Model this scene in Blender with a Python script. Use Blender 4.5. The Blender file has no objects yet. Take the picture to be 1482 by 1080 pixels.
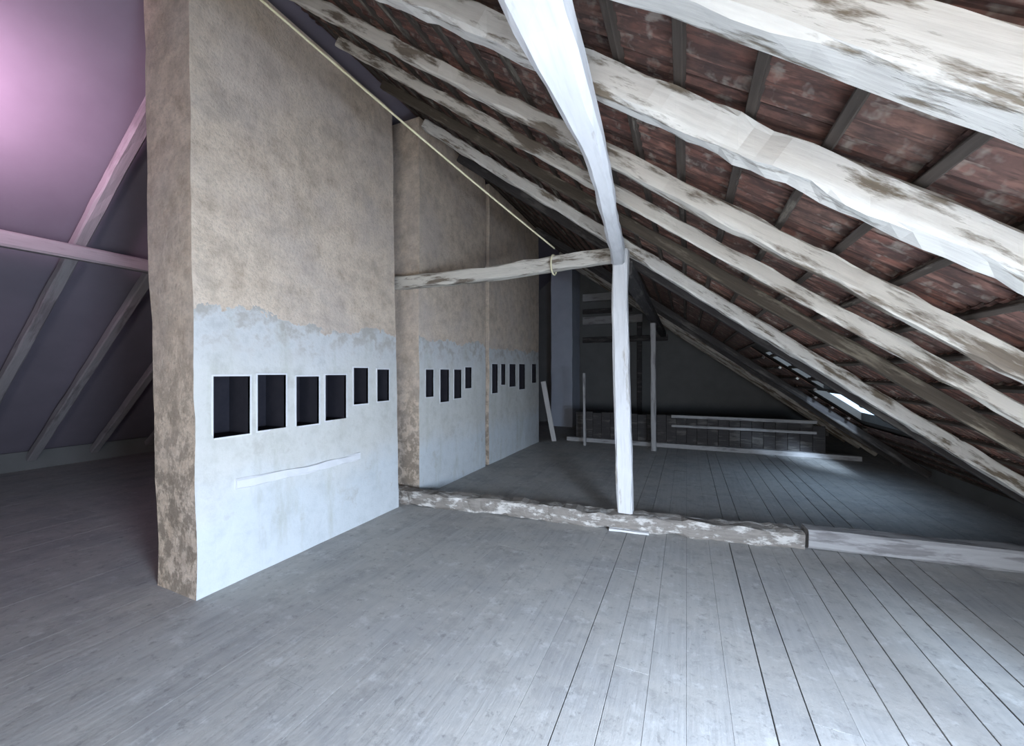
import bpy, bmesh, math, random
from mathutils import Vector, Matrix, noise

SC = bpy.context.scene
COL = SC.collection
R = random.Random(7)

# ------------------------------------------------------------------ camera, sky, light, exposure
cam = bpy.data.objects.new('camera', bpy.data.cameras.new('camera'))
COL.objects.link(cam)
cam.data.sensor_width = 36
cam.data.lens = 13.85
cam.data.clip_start = 0.02
cam.location = (0, 0, 1.6)
cam.rotation_euler = (math.radians(90), 0, math.radians(23.9))
SC.camera = cam

SC.view_settings.view_transform = 'Standard'
SC.view_settings.look = 'None'
SC.view_settings.gamma = 1
SC.view_settings.use_curve_mapping = False
SC.view_settings.exposure = 0.6

world = bpy.data.worlds.new('sky')
SC.world = world
world.use_nodes = True
bg = world.node_tree.nodes['Background']
bg.inputs[0].default_value = (0.50, 0.72, 1.0, 1)
bg.inputs[1].default_value = 1.6


def lamp(name, kind, loc, power, color, aim=None, **kw):
    d = bpy.data.lights.new(name, kind)
    d.energy = power
    d.color = color
    for k, v in kw.items():
        setattr(d, k, v)
    o = bpy.data.objects.new(name, d)
    COL.objects.link(o)
    o.location = loc
    if aim is not None:
        o.rotation_euler = Vector(aim).to_track_quat('-Z', 'Y').to_euler()
    return o


# daylight coming in by the roof window beside the viewer and by the open gable behind
lamp('roof_window_daylight', 'AREA', (1.72, 0.02, 1.08), 330, (0.66, 0.80, 1.0), (-0.62, 0.1, -0.78), shape='RECTANGLE', size=0.75, size_y=1.1)
lamp('gable_window_daylight', 'AREA', (0.55, -2.9, 0.80), 78, (1.0, 0.94, 0.87), (-0.1, 1, -0.05), shape='RECTANGLE', size=1.9, size_y=0.75)
# added spot, no real source here; puts a lilac glow on the left slope
lamp('added_left_glow', 'SPOT', (-4.75, 0.62, 3.28), 120, (1.0, 0.62, 0.86), (-0.62, 0.42, 0.66), shadow_soft_size=0.15, spot_size=math.radians(165), spot_blend=1.0)
# low sun through the far roof window
lamp('sun', 'SUN', (0, -4, 8), 4, (0.6, 0.78, 1.0), (0.0, 1.75, -1.0), angle=math.radians(9))

# ------------------------------------------------------------------ materials


def new_mat(name):
    m = bpy.data.materials.new(name)
    m.use_nodes = True
    nt = m.node_tree
    b = nt.nodes['Principled BSDF']
    b.inputs['Specular IOR Level'].default_value = 0.25
    return m, nt, b


class NB:
    """small node builder"""

    def __init__(s, nt):
        s.nt = nt
        s.n = nt.nodes
        s.l = nt.links

    def coords(s, scale=(1, 1, 1), world_space=False, rnd=True):
        if world_space:
            src = s.n.new('ShaderNodeNewGeometry').outputs['Position']
        else:
            src = s.n.new('ShaderNodeTexCoord').outputs['Object']
        m = s.n.new('ShaderNodeVectorMath')
        m.operation = 'MULTIPLY'
        s.l.new(src, m.inputs[0])
        m.inputs[1].default_value = scale
        if not rnd:
            return m.outputs[0]
        oi = s.n.new('ShaderNodeObjectInfo')
        k = s.n.new('ShaderNodeVectorMath')
        k.operation = 'SCALE'
        k.inputs[0].default_value = (37, 91, 53)
        s.l.new(oi.outputs['Random'], k.inputs['Scale'])
        a = s.n.new('ShaderNodeVectorMath')
        a.operation = 'ADD'
        s.l.new(m.outputs[0], a.inputs[0])
        s.l.new(k.outputs[0], a.inputs[1])
        return a.outputs[0]

    def noise(s, vec, scale, detail=4, rough=0.6):
        t = s.n.new('ShaderNodeTexNoise')
        t.inputs['Scale'].default_value = scale
        t.inputs['Detail'].default_value = detail
        t.inputs['Roughness'].default_value = rough
        s.l.new(vec, t.inputs['Vector'])
        return t.outputs['Fac']

    def ramp(s, fac, stops):
        r = s.n.new('ShaderNodeValToRGB')
        e = r.color_ramp.elements
        e[0].position, e[0].color = stops[0][0], col(stops[0][1])
        e[1].position, e[1].color = stops[-1][0], col(stops[-1][1])
        for p, c in stops[1:-1]:
            k = e.new(p)
            k.color = col(c)
        s.l.new(fac, r.inputs[0])
        return r.outputs[0]

    def mix(s, fac, a, b, mode='MIX'):
        m = s.n.new('ShaderNodeMix')
        m.data_type = 'RGBA'
        m.blend_type = mode
        for sock, v in ((m.inputs['Factor'], fac), (m.inputs['A'], a), (m.inputs['B'], b)):
            if hasattr(v, 'links'):
                s.l.new(v, sock)
            elif isinstance(v, (int, float)):
                sock.default_value = v
            else:
                sock.default_value = col(v)
        return m.outputs['Result']

    def math(s, op, a, b=None, clamp=False):
        m = s.n.new('ShaderNodeMath')
        m.operation = op
        m.use_clamp = clamp
        for i, v in enumerate((a, b)):
            if v is None:
                continue
            if hasattr(v, 'links'):
                s.l.new(v, m.inputs[i])
            else:
                m.inputs[i].default_value = v
        return m.outputs[0]

    def bump(s, bsdf, h, strength, dist):
        b = s.n.new('ShaderNodeBump')
        b.inputs['Strength'].default_value = strength
        b.inputs['Distance'].default_value = dist
        s.l.new(h, b.inputs['Height'])
        s.l.new(b.outputs[0], bsdf.inputs['Normal'])


def col(c):
    if isinstance(c, (int, float)):
        return (c, c, c, 1)
    return tuple(c) + (1,) if len(c) == 3 else tuple(c)


def wood(name, bare, paint, cover, rough=0.85, spots=(1.2, 7, 7), bump=0.5):
    """old timber: flaking limewash over bare wood; cover 0..1 = how much wash is left"""
    m, nt, b = new_mat(name)
    N = NB(nt)
    v1 = N.coords(spots)
    v2 = N.coords((3, 45, 45))
    patch = N.noise(v1, 1.6, 6, 0.65)
    grain = N.noise(v2, 1.0, 4, 0.6)
    lo = 0.62 - 0.34 * cover
    mask = N.ramp(patch, [(lo, 0), (lo + 0.09, 1)])
    dark = N.mix(grain, tuple(x * 0.45 for x in bare), tuple(min(1, x * 1.5) for x in bare))
    pale = N.mix(N.noise(v1, 4.0, 3), tuple(x * 0.74 for x in paint), paint)
    pale = N.mix(N.ramp(grain, [(0.3, 0.35), (0.5, 0)]), pale, tuple(x * 0.6 for x in paint))
    c = N.mix(mask, dark, pale)
    nt.links.new(c, b.inputs['Base Color'])
    b.inputs['Roughness'].default_value = rough
    h = N.math('ADD', N.math('MULTIPLY', grain, 0.5), N.math('MULTIPLY', mask, 0.4))
    N.bump(b, h, bump, 0.01)
    return m


M = {}
M['white'] = wood('limewashed_timber', (0.20, 0.165, 0.125), (0.78, 0.755, 0.70), 0.73, spots=(1.6, 9, 9))
M['flaky'] = wood('flaking_timber', (0.17, 0.14, 0.11), (0.64, 0.60, 0.53), 0.62)
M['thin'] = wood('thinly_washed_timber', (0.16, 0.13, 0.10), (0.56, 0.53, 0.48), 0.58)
M['brown'] = wood('bare_timber', (0.08, 0.065, 0.05), (0.22, 0.19, 0.145), 0.25)
M['smooth'] = wood('clean_limewashed_timber', (0.45, 0.41, 0.36), (0.84, 0.84, 0.85), 0.97, spots=(0.8, 4, 4), bump=0.25)
M['rotten'] = wood('rotten_timber', (0.27, 0.245, 0.22), (0.72, 0.69, 0.65), 0.34, spots=(3.5, 8, 8), bump=0.9)
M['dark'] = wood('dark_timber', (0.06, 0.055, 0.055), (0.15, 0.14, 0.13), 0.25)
M['dull'] = wood('dull_timber', (0.22, 0.20, 0.21), (0.36, 0.34, 0.35), 0.7, spots=(0.6, 3, 3))
M['batten'] = wood('batten_timber', (0.07, 0.055, 0.045), (0.24, 0.21, 0.17), 0.15)
M['grey'] = wood('grey_timber', (0.25, 0.24, 0.24), (0.46, 0.45, 0.45), 0.7)

# terracotta
m, nt, b = new_mat('terracotta')
N = NB(nt)
v = N.coords((1, 1, 1))
oi = nt.nodes.new('ShaderNodeObjectInfo')
base = N.ramp(oi.outputs['Random'], [(0.0, (0.17, 0.085, 0.065)), (0.35, (0.25, 0.11, 0.08)), (0.7, (0.20, 0.11, 0.09)), (1.0, (0.27, 0.15, 0.105))])
n1 = N.noise(v, 9, 5)
c = N.mix(N.ramp(n1, [(0.35, 0.0), (0.65, 0.85)]), base, (0.10, 0.065, 0.055))
c = N.mix(N.ramp(N.noise(N.coords((1.0, 6, 1)), 5, 4, 0.7), [(0.42, 0.0), (0.56, 0.7)]), c, (0.06, 0.042, 0.038))
c = N.mix(N.ramp(N.noise(N.coords((1, 5, 1)), 7, 3), [(0.56, 0), (0.66, 0.45)]), c, (0.38, 0.20, 0.15))
c = N.mix(N.ramp(N.noise(v, 14, 3), [(0.56, 0.0), (0.70, 0.6)]), c, (0.36, 0.32, 0.27))
nt.links.new(c, b.inputs['Base Color'])
b.inputs['Roughness'].default_value = 0.9
N.bump(b, n1, 0.5, 0.006)
M['tile'] = m

# plaster of the chimneys: rough tan above, limewash below on the broad face
m, nt, b = new_mat('chimney_plaster')
N = NB(nt)
v = N.coords((1, 1, 1), world_space=True, rnd=False)
geo = nt.nodes.new('ShaderNodeNewGeometry')
sp = nt.nodes.new('ShaderNodeSeparateXYZ')
nt.links.new(geo.outputs['Position'], sp.inputs[0])
sn = nt.nodes.new('ShaderNodeSeparateXYZ')
nt.links.new(geo.outputs['True Normal'], sn.inputs[0])
big = N.noise(v, 1.3, 4)
mid = N.noise(v, 7, 5, 0.65)
fine = N.noise(v, 42, 4, 0.7)
tan = N.ramp(mid, [(0.28, (0.48, 0.38, 0.29)), (0.45, (0.66, 0.545, 0.435)), (0.62, (0.75, 0.63, 0.51)), (0.8, (0.63, 0.525, 0.425))])
tan = N.mix(N.ramp(fine, [(0.36, 0.35), (0.5, 0)]), tan, (0.36, 0.30, 0.24))
tan = N.mix(N.ramp(N.noise(v, 3.0, 6, 0.7), [(0.50, 0.0), (0.66, 0.6)]), tan, (0.40, 0.33, 0.26))
tan = N.mix(N.ramp(big, [(0.45, 0.0), (0.65, 0.35)]), tan, (0.50, 0.45, 0.43))
white = N.ramp(mid, [(0.3, (0.52, 0.53, 0.525)), (0.5, (0.64, 0.65, 0.65)), (0.75, (0.69, 0.695, 0.705))])
# yellowed band at the height of the openings, bluish wash near the floor
zb = N.math('ADD', sp.outputs['Z'], N.math('MULTIPLY', N.math('SUBTRACT', big, 0.5), 0.8))
white = N.mix(N.ramp(N.math('DIVIDE', zb, 2.5), [(0.2, 0.0), (0.36, 0.40), (0.62, 0.32), (0.74, 0.0)]), white, (0.56, 0.54, 0.46))
white = N.mix(N.ramp(N.math('DIVIDE', zb, 2.5), [(0.22, 0.5), (0.33, 0.0)]), white, (0.58, 0.645, 0.69))
white = N.mix(N.ramp(N.noise(v, 3.5, 6, 0.7), [(0.56, 0.0), (0.68, 0.55)]), white, (0.43, 0.42, 0.38))
vst = N.coords((1, 1, 0.22), world_space=True, rnd=False)
white = N.mix(N.ramp(N.noise(vst, 5, 5, 0.65), [(0.54, 0.0), (0.70, 0.5)]), white, (0.45, 0.46, 0.40))
ztop = N.ramp(N.math('DIVIDE', sp.outputs['Z'], 2.5), [(0.66, 0.0), (0.78, 1.0)])
white = N.mix(N.math('MULTIPLY', ztop, N.ramp(mid, [(0.44, 0.0), (0.60, 0.75)])), white, (0.40, 0.37, 0.33))
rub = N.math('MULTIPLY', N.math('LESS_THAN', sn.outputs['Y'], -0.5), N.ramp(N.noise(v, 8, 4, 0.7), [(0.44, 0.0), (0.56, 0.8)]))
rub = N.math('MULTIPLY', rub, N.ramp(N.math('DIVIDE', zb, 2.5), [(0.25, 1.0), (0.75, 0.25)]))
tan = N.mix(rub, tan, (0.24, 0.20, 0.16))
edge = N.math('ADD', N.math('SUBTRACT', sp.outputs['Z'], 2.06), N.math('ADD', N.math('MULTIPLY', N.math('SUBTRACT', mid, 0.5), -0.30), N.math('MULTIPLY', N.math('SUBTRACT', big, 0.5), 0.35)))
lowm = N.math('LESS_THAN', edge, 0.0)
facem = N.math('GREATER_THAN', sn.outputs['X'], 0.5)
wm = N.math('MULTIPLY', lowm, facem)
c = N.mix(wm, tan, white)
nt.links.new(c, b.inputs['Base Color'])
b.inputs['Roughness'].default_value = 0.95
h = N.math('ADD', N.math('MULTIPLY', fine, N.math('SUBTRACT', 1.0, N.math('MULTIPLY', wm, 0.75))), mid)
N.bump(b, h, 0.6, 0.012)
M['plaster'] = m

# dusty floor boards
m, nt, b = new_mat('dusty_boards')
N = NB(nt)
vb = N.coords((30, 1.5, 30))
vw = N.coords((1, 1, 1), world_space=True, rnd=False)
grain = N.noise(vb, 1.0, 5)
dust = N.noise(vw, 2.2, 6, 0.65)
specks = N.noise(vw, 16, 4, 0.7)
oi = nt.nodes.new('ShaderNodeObjectInfo')
tone = N.ramp(oi.outputs['Random'], [(0, (0.38, 0.375, 0.37)), (1, (0.46, 0.455, 0.445))])
c = N.mix(N.ramp(grain, [(0.35, 0.35), (0.6, 0)]), tone, (0.25, 0.245, 0.245))
c = N.mix(N.ramp(dust, [(0.40, 0.0), (0.58, 0.8)]), c, (0.47, 0.455, 0.43))
c = N.mix(N.ramp(N.noise(vw, 4.5, 6, 0.75), [(0.52, 0.0), (0.66, 0.5)]), c, (0.27, 0.265, 0.26))
c = N.mix(N.ramp(N.noise(vw, 7, 5, 0.7), [(0.56, 0.0), (0.66, 0.5)]), c, (0.60, 0.60, 0.59))
c = N.mix(N.ramp(specks, [(0.32, 0.55), (0.42, 0)]), c, (0.22, 0.215, 0.21))
c = N.mix(N.ramp(specks, [(0.64, 0.0), (0.72, 0.4)]), c, (0.62, 0.61, 0.60))
nt.links.new(c, b.inputs['Base Color'])
b.inputs['Roughness'].default_value = 0.75
N.bump(b, N.math('ADD', grain, specks), 0.25, 0.008)
M['board'] = m


def plain(name, a, c2, scale=6, rough=0.9, bump=0.3):
    m, nt, b = new_mat(name)
    N = NB(nt)
    f = N.noise(N.coords((1, 1, 1)), scale, 5)
    nt.links.new(N.mix(f, a, c2), b.inputs['Base Color'])
    b.inputs['Roughness'].default_value = rough
    N.bump(b, f, bump, 0.01)
    return m


M['soot'] = plain('soot', (0.012, 0.012, 0.018), (0.03, 0.028, 0.036), 12)
M['subfloor'] = plain('subfloor_dirt', (0.03, 0.03, 0.03), (0.06, 0.055, 0.05))
M['lining'] = plain('roof_lining', (0.17, 0.15, 0.185), (0.23, 0.205, 0.245), 2)
M['felt'] = plain('roof_felt', (0.05, 0.045, 0.04), (0.09, 0.08, 0.07))
M['gable'] = plain('gable_plaster', (0.13, 0.135, 0.13), (0.20, 0.20, 0.20), 3)
M['ledge'] = plain('ledge_wash', (0.64, 0.65, 0.67), (0.76, 0.77, 0.79), 9)
M['cord'] = plain('cord_fibre', (0.72, 0.66, 0.40), (0.86, 0.82, 0.62), 40)
M['frame'] = plain('painted_frame', (0.30, 0.33, 0.36), (0.42, 0.46, 0.50), 10)
M['pier'] = plain('pier_bluish_lit', (0.36, 0.40, 0.48), (0.50, 0.54, 0.62), 3)  # bluish light falling on the pier is put into its colour
M['iron'] = plain('iron', (0.10, 0.09, 0.09), (0.2, 0.18, 0.17), 20, 0.6)

m, nt, b = new_mat('dusty_glass')
g = nt.nodes.new('ShaderNodeBsdfTransparent')
g.inputs[0].default_value = (0.86, 0.93, 0.97, 1)
gl = nt.nodes.new('ShaderNodeBsdfGlossy')
gl.inputs['Roughness'].default_value = 0.1
ms = nt.nodes.new('ShaderNodeMixShader')
ms.inputs[0].default_value = 0.06
nt.links.new(g.outputs[0], ms.inputs[1])
nt.links.new(gl.outputs[0], ms.inputs[2])
nt.links.new(ms.outputs[0], nt.nodes['Material Output'].inputs[0])
M['glass'] = m

# ------------------------------------------------------------------ helpers


def link(name, me, mat, parent=None):
    o = bpy.data.objects.new(name, me)
    COL.objects.link(o)
    if mat is not None and not me.materials:
        me.materials.append(mat)
    if parent is not None:
        o.parent = parent
    return o


def tag(o, label, cat, group=None):
    o['label'] = label
    o['category'] = cat
    if group:
        o['group'] = group
    return o


def empty(name, loc=(0, 0, 0)):
    o = bpy.data.objects.new(name, None)
    COL.objects.link(o)
    o.location = loc
    o.empty_display_size = 0.1
    return o


def struct(o):
    o['kind'] = 'structure'
    return o


def mesh_of(bm, name):
    me = bpy.data.meshes.new(name)
    bmesh.ops.recalc_face_normals(bm, faces=bm.faces)
    bm.to_mesh(me)
    bm.free()
    return me


def add_box(bm, lo, hi):
    x0, y0, z0 = lo
    x1, y1, z1 = hi
    v = [bm.verts.new(p) for p in ((x0, y0, z0), (x1, y0, z0), (x1, y1, z0), (x0, y1, z0), (x0, y0, z1), (x1, y0, z1), (x1, y1, z1), (x0, y1, z1))]
    for f in ((0, 3, 2, 1), (4, 5, 6, 7), (0, 1, 5, 4), (1, 2, 6, 5), (2, 3, 7, 6), (3, 0, 4, 7)):
        bm.faces.new([v[i] for i in f])
    return v


def box(name, lo, hi, mat, parent=None, bevel=0.0):
    bm = bmesh.new()
    add_box(bm, lo, hi)
    if bevel:
        bmesh.ops.bevel(bm, geom=bm.edges[:], offset=bevel, segments=1, affect='EDGES')
    return link(name, mesh_of(bm, name), mat, parent)


def beam(name, pts, w, h, mat, parent=None, rough=0.008, step=0.25, up=(0, 0, 1), wave=0.01, taper=1.0, bites=0, prof=None):
    """hewn timber along a polyline: uneven chamfered section, long axis on the object's X.
    w = width, h = depth along `up`; pts run along the timber's centre line"""
    pts = [Vector(p) for p in pts]
    d0 = (pts[-1] - pts[0]).normalized()
    upv = Vector(up)
    yv = upv.cross(d0).normalized()
    zv = d0.cross(yv).normalized()
    rot = Matrix((d0, yv, zv)).transposed()
    loc = [rot.transposed() @ (p - pts[0]) for p in pts]
    L = loc[-1].x
    n = max(3, int(L / step))
    seed = R.uniform(0, 500)
    bite = [(R.uniform(0.05, 0.95) * L, R.uniform(0.04, 0.12), R.randrange(8)) for _ in range(bites)]
    bm = bmesh.new()
    rings = []
    for i in range(n + 1):
        x = L * i / n
        k = 0
        while k < len(loc) - 2 and loc[k + 1].x < x:
            k += 1
        a, c = loc[k], loc[k + 1]
        t = (x - a.x) / max(1e-6, c.x - a.x)
        cy = a.y + (c.y - a.y) * t + wave * noise.noise((x * 0.9, seed, 0))
        cz = a.z + (c.z - a.z) * t + wave * noise.noise((x * 0.9, seed, 9))
        s = 1 + (taper - 1) * i / n
        if prof:
            s = prof[k] + (prof[k + 1] - prof[k]) * max(0, min(1, t))
        hw, hh, ch = w * s / 2, h * s / 2, min(w, h) * 0.13
        sec = ((-hw + ch, -hh), (hw - ch, -hh), (hw, -hh + ch), (hw, hh - ch), (hw - ch, hh), (-hw + ch, hh), (-hw, hh - ch), (-hw, -hh + ch))
        ring = []
        for j, (yy, zz) in enumerate(sec):
            r1 = rough * (noise.noise((x * 4, seed + j * 7.3, 3)) + 0.5 * noise.noise((x * 11, seed + j * 7.3, 5)))
            r2 = rough * (noise.noise((x * 4, seed + j * 7.3, 17)) + 0.5 * noise.noise((x * 11, seed + j * 7.3, 23)))
            f = 1.0
            for bx, bl, bj in bite:
                if abs(x - bx) < bl and abs(j - bj) < 2:
                    f = 0.86
            ring.append(bm.verts.new((x, cy + yy * f + r1, cz + zz * f + r2)))
        rings.append(ring)
    for i in range(n):
        for j in range(8):
            bm.faces.new((rings[i][j], rings[i][(j + 1) % 8], rings[i + 1][(j + 1) % 8], rings[i + 1][j]))
    bm.faces.new(rings[0][::-1])
    bm.faces.new(rings[-1])
    o = link(name, mesh_of(bm, name), mat)
    o.matrix_world = Matrix.Translation(pts[0]) @ rot.to_4x4()
    if parent is not None:
        o.parent = parent
        o.matrix_parent_inverse = Matrix.Translation(parent.location).inverted()
    return o


def tube_mesh(pts, r, sides=8, name='tube'):
    bm = bmesh.new()
    rings = []
    for i, p in enumerate(pts):
        p = Vector(p)
        d = (Vector(pts[min(i + 1, len(pts) - 1)]) - Vector(pts[max(i - 1, 0)])).normalized()
        a = d.orthogonal().normalized() if i == 0 else (a - d * a.dot(d)).normalized()
        b2 = d.cross(a)
        rings.append([bm.verts.new(p + r * (math.cos(2 * math.pi * k / sides) * a + math.sin(2 * math.pi * k / sides) * b2)) for k in range(sides)])
    for i in range(len(rings) - 1):
        for k in range(sides):
            bm.faces.new((rings[i][k], rings[i][(k + 1) % sides], rings[i + 1][(k + 1) % sides], rings[i + 1][k]))
    bm.faces.new(rings[0][::-1])
    bm.faces.new(rings[-1])
    for f in bm.faces:
        f.smooth = True
    return mesh_of(bm, name)


PITCH = 0.738
RX, RZ = -3.4, 2.43 + 0.738 * 3.4          # ridge line of the rafter undersides
Y0, Y1 = -3.0, 12.4
ANG = math.atan(PITCH)
CA, SA = math.cos(ANG), math.sin(ANG)


def zr(x):
    return 2.43 - PITCH * x                # rafter underside, right slope


def zl(x):
    return RZ + PITCH * (x - RX)           # rafter underside, left slope


# ------------------------------------------------------------------ setting: floor
floor = box('floor', (-10.4, Y0, -0.25), (3.6, Y1, -0.035), M['subfloor'])
struct(floor)
x = -10.3
BW = 0.178
while x < 3.45:
    w = BW * R.uniform(0.93, 1.07)
    y = Y0
    cuts = [Y0]
    yy = Y0 + R.choice((2.2, 3.0, 4.4, 5.2, 6.3))
    while yy < Y1 - 0.8:
        cuts.append(yy)
        yy += R.uniform(4.2, 5.6)
    cuts.append(Y1)
    gap = R.uniform(0.0006, 0.0014) if x < -0.9 else R.choice((0.0014, 0.0014, 0.002, 0.003, 0.006, 0.011))
    for a, c in zip(cuts, cuts[1:]):
        bm = bmesh.new()
        dz = R.uniform(-0.0012, 0.0) if x > -0.9 else R.uniform(-0.0005, 0)
        h = gap / 2
        s0, s1 = (R.uniform(-0.003, 0.003), R.uniform(-0.003, 0.003)) if gap > 0.005 else (0, 0)
        vs = add_box(bm, (0, 0, -0.034), (w - gap, c - a - 0.002, 0))
        for q in (4, 5):
            vs[q].co.x += s0 * 0.5
        for q in (6, 7):
            vs[q].co.x += s1 * 0.5
        if gap > 0.005:
            bmesh.ops.bevel(bm, geom=[e for e in bm.edges if all(vv.co.z > -0.01 for vv in e.verts)], offset=0.0012, segments=1, affect='EDGES')
        o = link('floor_board', mesh_of(bm, 'floor_board'), M['board'], floor)
        o.location = (x + h, a + 0.002, dz)
    x += w

# ------------------------------------------------------------------ setting: ceiling (both slopes), with the openings of the roof windows
OFF = 0.150 + 0.04                         # underside of the tiles above the rafter undersides
WIN = [(1.80, 2.42, 6.0, 7.6), (1.25, 2.15, -0.45, 0.5), (1.05, 1.74, 6.35, 6.75)]     # x0,x1,y0,y1 openings in the right slope


def slab(bm, xs, ys, zf, holes, th):
    """sloped slab as a grid of cells, leaving the holes out, with the sides closed"""
    def inh(xa, ya):
        return any(h[0] < xa < h[1] and h[2] < ya < h[3] for h in holes)
    cells = {}
    for i in range(len(xs) - 1):
        for j in range(len(ys) - 1):
            if not inh((xs[i] + xs[i + 1]) / 2, (ys[j] + ys[j + 1]) / 2):
                cells[(i, j)] = 1
    vt = {}

    def V(i, j, k):
        if (i, j, k) not in vt:
            vt[(i, j, k)] = bm.verts.new((xs[i], ys[j], zf(xs[i]) + k * th))
        return vt[(i, j, k)]
    for (i, j) in cells:
        for k in (0, 1):
            bm.faces.new((V(i, j, k), V(i + 1, j, k), V(i + 1, j + 1, k), V(i, j + 1, k)))
        for di, dj, e in ((-1, 0, ((i, j), (i, j + 1))), (1, 0, ((i + 1, j), (i + 1, j + 1))), (0, -1, ((i, j), (i + 1, j))), (0, 1, ((i, j + 1), (i + 1, j + 1)))):
            if (i + di, j + dj) not in cells:
                (a, b2), (c, d) = e
                bm.faces.new((V(a, b2, 0), V(c, d, 0), V(c, d, 1), V(a, b2, 1)))


bm = bmesh.new()
xs = sorted({RX, 3.75, *[w[0] for w in WIN], *[w[1] for w in WIN]})
ys = sorted({Y0 - 0.1, Y1 + 0.1, *[w[2] for w in WIN], *[w[3] for w in WIN]})
slab(bm, xs, ys, lambda x: zr(x) + OFF + 0.05, WIN, 0.12)
ceiling = link('ceiling', mesh_of(bm, 'ceiling'), M['felt'])
struct(ceiling)
bm = bmesh.new()
slab(bm, [-10.6, RX], [Y0 - 0.1, Y1 + 0.1], lambda x: zl(x) + OFF + 0.05, [], 0.12)
struct(link('ceiling', mesh_of(bm, 'ceiling'), M['lining']))

# tiles of the right slope: pan tiles seen from below, ribs running down the slope
TW, TE, TL = 0.235, 0.262, 0.30            # width, exposed length, full length


def tile_mesh(k):
    rr = random.Random(k)
    bm = bmesh.new()
    nrib = 3
    prof = [(0.0, 0.0)]
    for i in range(nrib):
        c = TW * (i + 0.5) / nrib + rr.uniform(-0.008, 0.008)
        prof += [(c - 0.026, 0.0), (c - 0.013, -0.013), (c + 0.013, -0.013), (c + 0.026, 0.0)]
    prof.append((TW - 0.006, 0.0))
    for a in (0, 1):
        pass
    lo0 = [bm.verts.new((0, y, z)) for y, z in prof]
    lo1 = [bm.verts.new((TL, y, z + 0.014)) for y, z in prof]
    up0 = [bm.verts.new((0, y, 0.016)) for y in (0, TW - 0.006)]
    up1 = [bm.verts.new((TL, y, 0.030)) for y in (0, TW - 0.006)]
    for i in range(len(prof) - 1):
        bm.faces.new((lo0[i], lo0[i + 1], lo1[i + 1], lo1[i]))
    bm.faces.new((up0[0], up1[0], up1[1], up0[1]))
    bm.faces.new([*lo0, up0[1], up0[0]])
    bm.faces.new([*lo1, up1[1], up1[0]])
    bm.faces.new((lo0[0], lo1[0], up1[0], up0[0]))
    bm.faces.new((lo0[-1], lo1[-1], up1[1], up0[1]))
    return mesh_of(bm, 'roof_tile')


TM = [tile_mesh(k) for k in range(4)]
for t in TM:
    t.materials.append(M['tile'])
slope_len = (3.6 - RX) / CA
spots = []
nr = int(slope_len / TE)
nc = int((Y1 - Y0) / TW)
for i in range(nr):
    u = i * TE
    xc = RX + u * CA
    xm = RX + (u + TE / 2) * CA
    for j in range(nc):
        y = Y0 + j * TW
        if any(w[0] - 0.16 < xm < w[1] + 0.16 and w[2] - 0.13 < y + TW / 2 < w[3] + 0.13 for w in WIN):
            continue
        p = Vector((xm, y + TW / 2, zr(xm) + OFF))
        q = p - Vector((0, 0, 1.6))
        fw = -0.405 * q.x + 0.914 * q.y
        rt = 0.914 * q.x + 0.405 * q.y
        vis = False
        if fw > 0.3:
            px, py = 741 + 570 * rt / fw, 540 - 570 * q.z / fw
            vis = -90 < px < 1570 and -90 < py < 1150 and y < 5
        spots.append((not vis, fw if fw > 0 else 99, xc, y))
spots.sort()
RROT = Matrix(((CA, 0, SA), (0, 1, 0), (-SA, 0, CA))).to_4x4()


def tile_matrix(xc, y):
    return Matrix.Translation((xc, y, zr(xc) + OFF + R.uniform(-0.004, 0.004))) @ RROT @ Matrix.Rotation(R.uniform(-0.012, 0.012), 4, 'Z')


for n, (nv, fw, xc, y) in enumerate(spots[:298]):
    o = link('roof_tile', TM[R.randrange(4)], None, ceiling)
    o.matrix_world = tile_matrix(xc, y)
bm = bmesh.new()
for nv, fw, xc, y in spots[298:]:
    mw = tile_matrix(xc, y)
    vs = add_box(bm, (0, 0, 0), (TL, TW - 0.006, 0.016))
    vs[1].co.z += 0.014
    vs[2].co.z += 0.014
    for vv in vs:
        vv.co = mw @ vv.co
o = link('roof_tile_field', mesh_of(bm, 'roof_tile_field'), M['tile'], ceiling)
o['kind'] = 'stuff'
# battens under the tiles, one at each row joint
for i in range(1, nr):
    xc = RX + (i * TE + 0.01) * CA
    segs = [(Y0, Y1)]
    for w in WIN:
        if w[0] - 0.12 < xc < w[1] + 0.12:
            segs = [s for a, c in segs for s in ((a, min(c, w[2] - 0.08)), (max(a, w[3] + 0.08), c)) if s[1] - s[0] > 0.1]
    for a, c in segs:
        beam('batten', [(xc, a, zr(xc) + 0.150 + 0.016), (xc, c, zr(xc) + 0.150 + 0.016)], 0.034, 0.03, M['batten'], ceiling, rough=0.004, step=0.8, up=(SA, 0, CA), wave=0.008)

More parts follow.
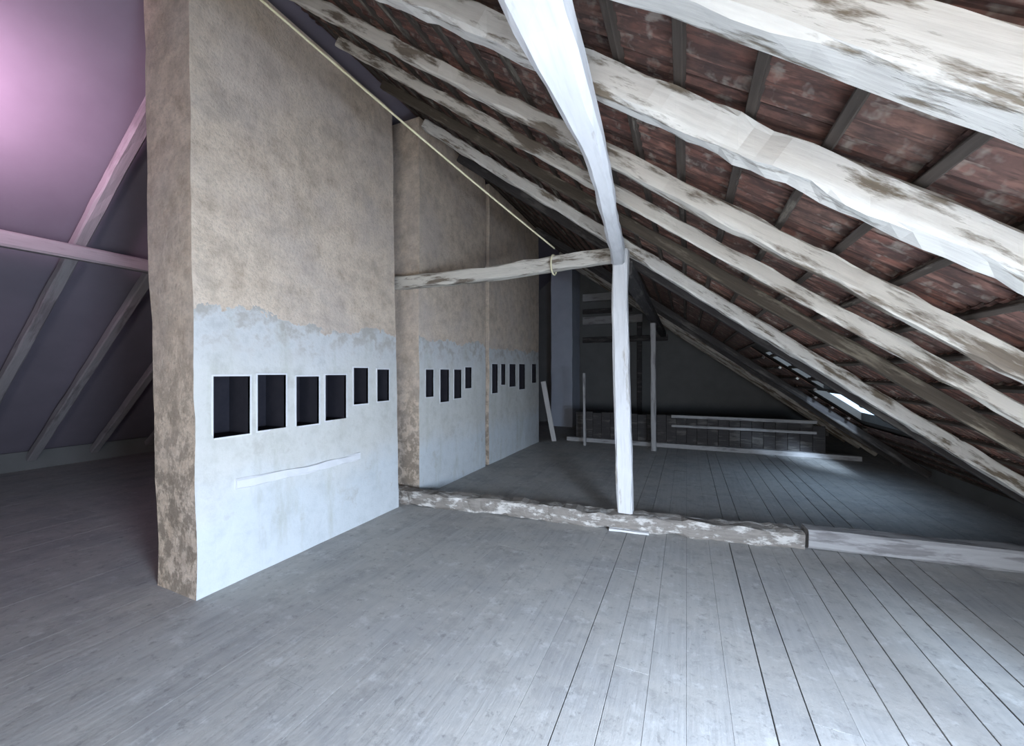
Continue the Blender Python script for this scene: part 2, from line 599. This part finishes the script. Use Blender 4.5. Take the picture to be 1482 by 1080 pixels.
# gable walls: the far one closed, the one behind the viewer with an open window
def gable(name, y, holes, mat, th):
    bm = bmesh.new()
    xs = sorted({-10.3, RX, 3.6, *[h[0] for h in holes], *[h[1] for h in holes]})
    for a, c in zip(xs, xs[1:]):
        bands = [(-0.05, None)]
        for h in holes:
            if h[0] <= a and c <= h[1]:
                bands = [(-0.05, h[2]), (h[3], None)]
        for z0, z1 in bands:
            ta, tc = [(zr(q) if q >= RX else zl(q)) + OFF + 0.04 if z1 is None else z1 for q in (a, c)]
            ta, tc = max(ta, z0 + 0.01), max(tc, z0 + 0.01)
            v = [bm.verts.new(p) for p in ((a, y, z0), (c, y, z0), (c, y, tc), (a, y, ta), (a, y + th, z0), (c, y + th, z0), (c, y + th, tc), (a, y + th, ta))]
            for f in ((0, 3, 2, 1), (4, 5, 6, 7), (0, 1, 5, 4), (1, 2, 6, 5), (2, 3, 7, 6), (3, 0, 4, 7)):
                bm.faces.new([v[i] for i in f])
    return struct(link(name, mesh_of(bm, name), mat))


gable('wall_back', Y1, [], M['gable'], 0.2)
gable('wall_front', Y0 - 0.2, [(-0.5, 1.6, 0.35, 1.22)], M['gable'], 0.2)
# low eaves walls closing the two long sides
struct(box('wall_right', (3.3, Y0, -0.05), (3.6, Y1, zr(3.3) + 0.2), M['gable']))
struct(box('wall_left', (-10.35, Y0, -0.05), (-9.95, Y1, zl(-9.95) + 0.2), M['gable']))

# far roof window in the right slope: frame lining, glazing bar and pane
def roof_window(name, w, bar):
    x0, x1, y0, y1 = w
    L = (x1 - x0) / CA
    root = empty(name, (x0, y0, zr(x0) + 0.12))
    struct(root)
    mw = Matrix.Translation((x0, y0, zr(x0) + 0.12)) @ RROT
    W = y1 - y0

    def part(pn, lo, hi, mat):
        o = box(pn, lo, hi, mat, root)
        o.matrix_parent_inverse = Matrix.Translation(root.location).inverted()
        o.matrix_world = mw
        return o
    part('window_frame', (-0.03, -0.03, 0), (L + 0.03, 0, 0.20), M['frame'])
    part('window_frame', (-0.03, W, 0), (L + 0.03, W + 0.03, 0.20), M['frame'])
    part('window_frame', (-0.03, 0, 0), (0, W, 0.20), M['frame'])
    part('window_frame', (L, 0, 0), (L + 0.03, W, 0.20), M['frame'])
    if bar:
        part('glazing_bar', (0, W / 2 - 0.012, 0.15), (L, W / 2 + 0.012, 0.23), M['frame'])
    part('pane', (0, 0, 0.172), (L, W, 0.178), M['glass'])


roof_window('window_1', WIN[0], False)
roof_window('window_2', WIN[1], False)
roof_window('window_3', WIN[2], False)

# ------------------------------------------------------------------ chimneys
def chimney(y0, y1, x0, x1, top, slits, label, shear=0.0, mat='plaster', name='chimney_breast', ledge=None, depth=0.26):
    root = empty(name, (x1, y0, 0))
    tag(root, label, 'chimney', None)
    cy = sorted({round(v, 4) for v in [y0, y1] + [q for s in slits for q in s[:2]]})
    cz = sorted({round(v, 4) for v in [0, top] + [q for s in slits for q in s[2:]]})

    def refine(a, st):
        out = []
        for p, q in zip(a, a[1:]):
            n = max(1, round((q - p) / st))
            out += [p + (q - p) * i / n for i in range(n)]
        return out + [a[-1]]
    cy, cz = refine(cy, 0.16), refine(cz, 0.16)
    cx = refine([x0, x1], 0.17)
    bm = bmesh.new()
    cache = {}

    def V(x, y, z):
        k = (round(x, 4), round(y, 4), round(z, 4))
        if k not in cache:
            cache[k] = bm.verts.new((x, y, z))
        return cache[k]
    for a, b2 in zip(cy, cy[1:]):
        for c, d in zip(cz, cz[1:]):
            ym, zm = (a + b2) / 2, (c + d) / 2
            if not any(s[0] < ym < s[1] and s[2] < zm < s[3] for s in slits):
                bm.faces.new((V(x1, a, c), V(x1, b2, c), V(x1, b2, d), V(x1, a, d)))
            bm.faces.new((V(x0, a, c), V(x0, a, d), V(x0, b2, d), V(x0, b2, c)))
    for a, b2 in zip(cx, cx[1:]):
        for c, d in zip(cz, cz[1:]):
            bm.faces.new((V(a, y0, c), V(b2, y0, c), V(b2, y0, d), V(a, y0, d)))
            bm.faces.new((V(a, y1, c), V(a, y1, d), V(b2, y1, d), V(b2, y1, c)))
        for c, d in zip(cy, cy[1:]):
            bm.faces.new((V(a, c, top), V(b2, c, top), V(b2, d, top), V(a, d, top)))
    hb = {(round(x1, 4), round(p, 4), round(q, 4)) for s in slits for p in s[:2] for q in s[2:]}
    for k, vv in cache.items():
        n3 = Vector((noise.noise((k[1] * 1.7, k[2] * 1.7, k[0])), noise.noise((k[1] * 1.7, k[2] * 1.7, k[0] + 31)), 0)) * 0.014
        n3 += Vector((noise.noise((k[1] * 6, k[2] * 6, k[0])), noise.noise((k[1] * 6, k[2] * 6, k[0] + 31)), 0)) * 0.006
        inslit = any(s[0] - 0.05 < k[1] < s[1] + 0.05 and s[2] - 0.05 < k[2] < s[3] + 0.05 for s in slits)
        if k[0] == round(x1, 4) and inslit:
            n3 *= 0.25
        vv.co += n3
        vv.co.x -= shear * k[2] * (2.0 if k[0] == round(x0, 4) else 1.0)
    for f in bm.faces:
        f.smooth = False
    o = link('masonry', mesh_of(bm, 'masonry'), M[mat], root)
    o.location = (-x1, -y0, 0)
    for s in slits:                          # sooty flue openings, open boxes let into the masonry
        bm = bmesh.new()
        xf, xb = x1 + 0.003, x1 - depth
        sh = shear * (s[2] + s[3]) / 2
        q = [(s[0], s[2]), (s[1], s[2]), (s[1], s[3]), (s[0], s[3])]
        f0 = [bm.verts.new((xf - sh, y, z)) for y, z in q]
        g0 = [bm.verts.new((xb - sh, y, z)) for y, z in q]
        for i in range(4):
            bm.faces.new((f0[i], f0[(i + 1) % 4], g0[(i + 1) % 4], g0[i]))
        bm.faces.new(g0)
        o = link('flue_opening', mesh_of(bm, 'flue_opening'), M['soot'], root)
        o['label'] = 'dark sooty opening'
        o.location = (-x1, -y0, 0)
        bm = bmesh.new()
        e = 0.013
        for lo, hi in (((s[0] - e, s[2] - e), (s[0], s[3] + e)), ((s[1], s[2] - e), (s[1] + e, s[3] + e)), ((s[0], s[3]), (s[1], s[3] + e)), ((s[0], s[2] - e), (s[1], s[2]))):
            add_box(bm, (x1 - 0.02 - sh, lo[0], lo[1]), (x1 + 0.005 - sh, hi[0], hi[1]))
        o = link('plaster_surround', mesh_of(bm, 'plaster_surround'), M['ledge'], root)
        o.location = (-x1, -y0, 0)
    if ledge:
        ya, yb, za, zb2 = ledge
        o = beam('plaster_ledge', [(x1 - 0.015 - shear * za, ya, za), (x1 - 0.015 - shear * zb2, yb, zb2)], 0.075, 0.075, M['ledge'], root, rough=0.016, step=0.1, wave=0.02)
        o['label'] = 'whiter raised ledge of plaster'
    return root


chimney(1.63, 3.76, -3.64, -3.145, 4.76,
        [(1.753, 2.018, 1.12, 1.575), (2.079, 2.325, 1.13, 1.585), (2.425, 2.66, 1.125, 1.568), (2.734, 2.985, 1.14, 1.58), (3.088, 3.29, 1.27, 1.655), (3.43, 3.62, 1.28, 1.64)],
        'large tan and white chimney breast with six dark openings, nearest to the viewer', shear=0.022, ledge=(1.9, 3.15, 0.745, 0.72))
chimney(4.15, 5.98, -3.62, -3.145, 4.9,
        [(4.286, 4.46, 1.28, 1.646), (4.621, 4.84, 1.19, 1.65), (4.978, 5.18, 1.22, 1.651), (5.296, 5.49, 1.36, 1.69)],
        'middle chimney breast behind the collar beam, brown at its near edge')
chimney(6.12, 8.62, -3.6, -3.145, 4.9,
        [(6.22, 6.445, 1.24, 1.76), (6.591, 6.774, 1.38, 1.768), (6.965, 7.26, 1.33, 1.776), (7.447, 7.77, 1.26, 1.785), (8.18, 8.45, 1.38, 1.80)],
        'dim third chimney breast farthest back in the row of three')
chimney(11.4, 12.3, -3.75, -3.1, 4.75, [], 'slim bluish masonry pier by the far end wall', mat='pier', name='masonry_pier')

# ------------------------------------------------------------------ timbers
UPR = (SA, 0, CA)
UPL = (-SA, 0, CA)
RW, RH = 0.085, 0.11


def rafter(x0, x1, ya, yb, mat, label, w=RW, h=RH, group=None, **kw):
    """right slope; underside on the rafter plane"""
    f = lambda x, y: (x + SA * h / 2, y, zr(x) + CA * h / 2)
    o = beam('rafter', [f(x0, ya), f(x1, yb)], w, h, mat, up=UPR, **kw)
    return tag(o, label, 'beam', group)


rafter(-3.2, 3.3, 1.0, 1.0, M['white'], 'broad flaking white rafter crossing the top right corner', w=0.10, h=0.12, step=0.09, rough=0.013, bites=2)
rafter(-3.2, 3.3, 1.5, 1.52, M['white'], 'thick white rafter second from the top right corner, with crumbled edge', w=0.09, h=0.11, step=0.06, rough=0.016, bites=8)
rafter(-2.95, 3.3, 2.14, 2.16, M['flaky'], 'cream flaking rafter third from the top right corner', w=0.075, h=0.09, step=0.08, rough=0.015, bites=5)
rafter(-2.95, 3.3, 2.66, 2.70, M['flaky'], 'narrow pale rafter fourth from the top right corner', w=0.055, h=0.08, step=0.08, rough=0.013, bites=5)
rafter(-2.95, 3.3, 3.25, 3.3, M['brown'], 'bare brown rafter between the narrow pale rafter and the rafter at the post', w=0.055, h=0.085, step=0.2)
rafter(-3.05, 2.92, 4.11, 4.63, M['white'], 'pale rafter running down to the right from the top of the white post', w=0.13, h=0.12, step=0.08, rough=0.015, bites=4)
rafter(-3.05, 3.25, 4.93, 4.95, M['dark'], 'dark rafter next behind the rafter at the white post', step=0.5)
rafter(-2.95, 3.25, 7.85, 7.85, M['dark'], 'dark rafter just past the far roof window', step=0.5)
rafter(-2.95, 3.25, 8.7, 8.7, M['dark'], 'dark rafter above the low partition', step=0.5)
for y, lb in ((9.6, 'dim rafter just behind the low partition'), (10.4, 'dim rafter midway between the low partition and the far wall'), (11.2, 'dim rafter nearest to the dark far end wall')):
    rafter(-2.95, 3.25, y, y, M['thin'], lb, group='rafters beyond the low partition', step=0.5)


def rafter_left(x0, y, label, group=None, w=0.11, h=0.11):
    f = lambda x: (x - SA * h / 2, y, zl(x) + CA * h / 2)
    return tag(beam('rafter', [f(x0), f(-9.9)], w, h, M['dull'], up=UPL), label, 'beam', group)


rafter_left(-3.95, 2.02, 'lilac-lit rafter sloping down to the left edge, crossing the left purlin')
rafter_left(-3.95, 2.74, 'dim rafter half hidden just left of the large chimney breast')
for y, lb in ((3.5, 'dark rafter with a short lower length in view, third from the left edge'), (4.3, 'dark rafter with only its lowest end in view beside the large chimney')):
    rafter_left(-3.95, y, lb, 'rafters deep in the left slope')

tag(beam('purlin', [(-5.99, -2.9, zl(-5.99) - 0.145), (-5.97, 12.3, zl(-5.97) - 0.145)], 0.13, 0.15, M['dull'], step=0.5), 'faint lilac purlin running along the left slope', 'beam')
zp = lambda x: zr(x) - 0.135
PP = [(-0.30, -2.9), (-0.325, 0.0), (-0.337, 0.6), (-0.347, 1.1), (-0.355, 1.535), (-0.392, 2.04), (-0.47, 2.75), (-0.575, 3.66), (-0.635, 4.07)]
tag(beam('purlin', [(a, y, zp(a)) for a, y in PP], 0.165, 0.17, M['smooth'], step=0.12, rough=0.008, prof=[0.95, 0.95, 0.92, 0.82, 0.60, 0.56, 0.60, 0.75, 0.8]), 'smooth white purlin coming overhead from the post top', 'beam')
tag(beam('purlin', [(-0.60, 4.30, zr(-0.6) - 0.16), (-0.62, 12.2, zr(-0.62) - 0.16)], 0.15, 0.17, M['dark'], step=0.4), 'dark purlin continuing beyond the post to the far wall', 'beam')

# first frame: post, collar, sill
tag(beam('post', [(-0.575, 4.19, 0.175), (-0.605, 4.185, 1.4), (-0.63, 4.175, 2.5), (-0.625, 4.175, 2.86)], 0.155, 0.15, M['smooth'], up=(0, 1, 0), step=0.2, rough=0.012, wave=0.012),
    'upright white post standing on the rotten sill beam', 'post')
tag(beam('collar_beam', [(-3.52, 3.955, 2.74), (-2.4, 3.97, 2.71), (-0.70, 4.16, 2.80)], 0.13, 0.15, M['flaky'], step=0.15, rough=0.02, wave=0.03, bites=6),
    'rough horizontal collar beam from the post into the gap between chimneys', 'beam')
tag(beam('sill_beam', [(-3.55, 3.945, 0.085), (-2.9, 3.945, 0.085), (-0.575, 4.19, 0.085), (0.97, 4.42, 0.085)], 0.19, 0.165, M['rotten'], step=0.06, rough=0.035, wave=0.02, bites=14),
    'rotten splintered sill beam lying on the floor under the white post', 'beam')
tag(beam('sill_beam', [(1.0, 4.425, 0.09), (3.2, 4.69, 0.09)], 0.18, 0.175, M['grey'], step=0.15, rough=0.01),
    'cleaner grey sill beam lying on the floor right of the joint', 'beam')
box_o = beam('splint', [(-0.72, 4.06, 0.012), (-0.34, 4.10, 0.012)], 0.05, 0.02, M['smooth'], step=0.1)
tag(box_o, 'pale wood splinter on the floor at the post foot', 'wood')

# taut cord
PC = [(-3.0, 1.5, zr(-3.0) - 0.005), (-2.99, 1.53, 4.55), (-2.935, 1.75, 4.42)]
A, B = Vector((-2.9, 1.944, 4.382)), Vector((-1.308, 4.09, 2.95))
A = Vector((-2.6, 1.737, 4.094))
PC = [(-2.86, 1.10, zr(-2.86)), (-2.855, 1.09, 4.36)]
for i in range(25):
    t = i / 24
    p = A + (B - A) * t
    p.z -= 0.02 * math.sin(math.pi * t)
    PC.append(tuple(p))
cord = link('cord', tube_mesh(PC, 0.0085, 8, 'cord'), M['cord'])
tag(cord, 'thin taut yellow cord stretched diagonally in front of the chimneys', 'rope')
loop = [(-1.308, 4.065 + 0.10 * math.cos(a), 2.765 + 0.105 * math.sin(a)) for a in [math.pi * 2 * k / 20 for k in range(21)]]
k = link('knot_loop', tube_mesh(loop, 0.009, 6, 'knot_loop'), M['cord'], cord)

# ------------------------------------------------------------------ far part of the attic
# low boarded partition with two pale rails
part = empty('low_partition', (0, 9.15, 0))
tag(part, 'low dark boarded partition with two pale rails, under the far roof window', 'partition')


def child_box(name, lo, hi, mat, root, label=None):
    o = box(name, lo, hi, mat, root, bevel=0.006)
    o.location = -root.location
    if label:
        o['label'] = label
    return o


xx = -2.4
while xx < 2.3:
    top = min(0.70, zr(xx + 0.2) - 0.05)
    child_box('board', (xx, 9.18, 0.09), (xx + 0.195, 9.21, top - R.uniform(0, 0.03)), M['dark'], part)
    xx += 0.2
child_box('rail', (-0.3, 9.10, 0.64), (2.25, 9.18, 0.70), M['grey'], part, 'pale upper rail')
child_box('rail', (-0.3, 9.12, 0.44), (2.25, 9.18, 0.49), M['grey'], part, 'pale lower rail')
child_box('sill', (-2.6, 9.06, 0.0), (2.9, 9.22, 0.09), M['grey'], part)

tag(beam('post', [(-0.62, 8.6, 0.0), (-0.63, 8.6, zr(-0.62) - 0.26)], 0.10, 0.10, M['grey'], up=(0, 1, 0)), 'thin dim post standing before the low partition, right of the white post', 'post')
tag(beam('stud', [(-2.05, 8.6, 0.0), (-2.07, 8.6, 1.6)], 0.05, 0.05, M['grey'], up=(0, 1, 0)), 'very thin short stud standing left of the white post, far back', 'post')
tag(beam('plank', [(-2.84, 8.85, 0.0), (-3.08, 8.75, 1.40)], 0.11, 0.03, M['smooth'], up=(0, 1, 0)), 'pale plank leaning at the far corner of the third chimney breast', 'plank')

gf = empty('gable_frame', (0, 12.35, 0))
tag(gf, 'timber framing with horizontal rails on the dark far end wall', 'frame')
for z0, z1, xa, xb, mt in ((3.85, 4.08, -3.0, -1.9, 'grey'), (3.46, 3.60, -3.0, -1.5, 'dark'), (3.12, 3.36, -3.0, -1.2, 'grey'), (2.55, 2.72, -3.0, -0.5, 'dark')):
    child_box('rail', (xa, 12.26, z0), (xb, 12.37, z1), M[mt], gf)
child_box('stud', (-1.35, 12.28, 0.0), (-1.22, 12.37, 3.2), M['dark'], gf)

# thin lath on the left, beside the large chimney
tag(beam('lath', [(-5.1, 2.3, 1.52), (-3.73, 2.3, 1.52)], 0.025, 0.025, M['grey'], step=0.4), 'thin pale lath sticking out left from the large chimney breast', 'lath')
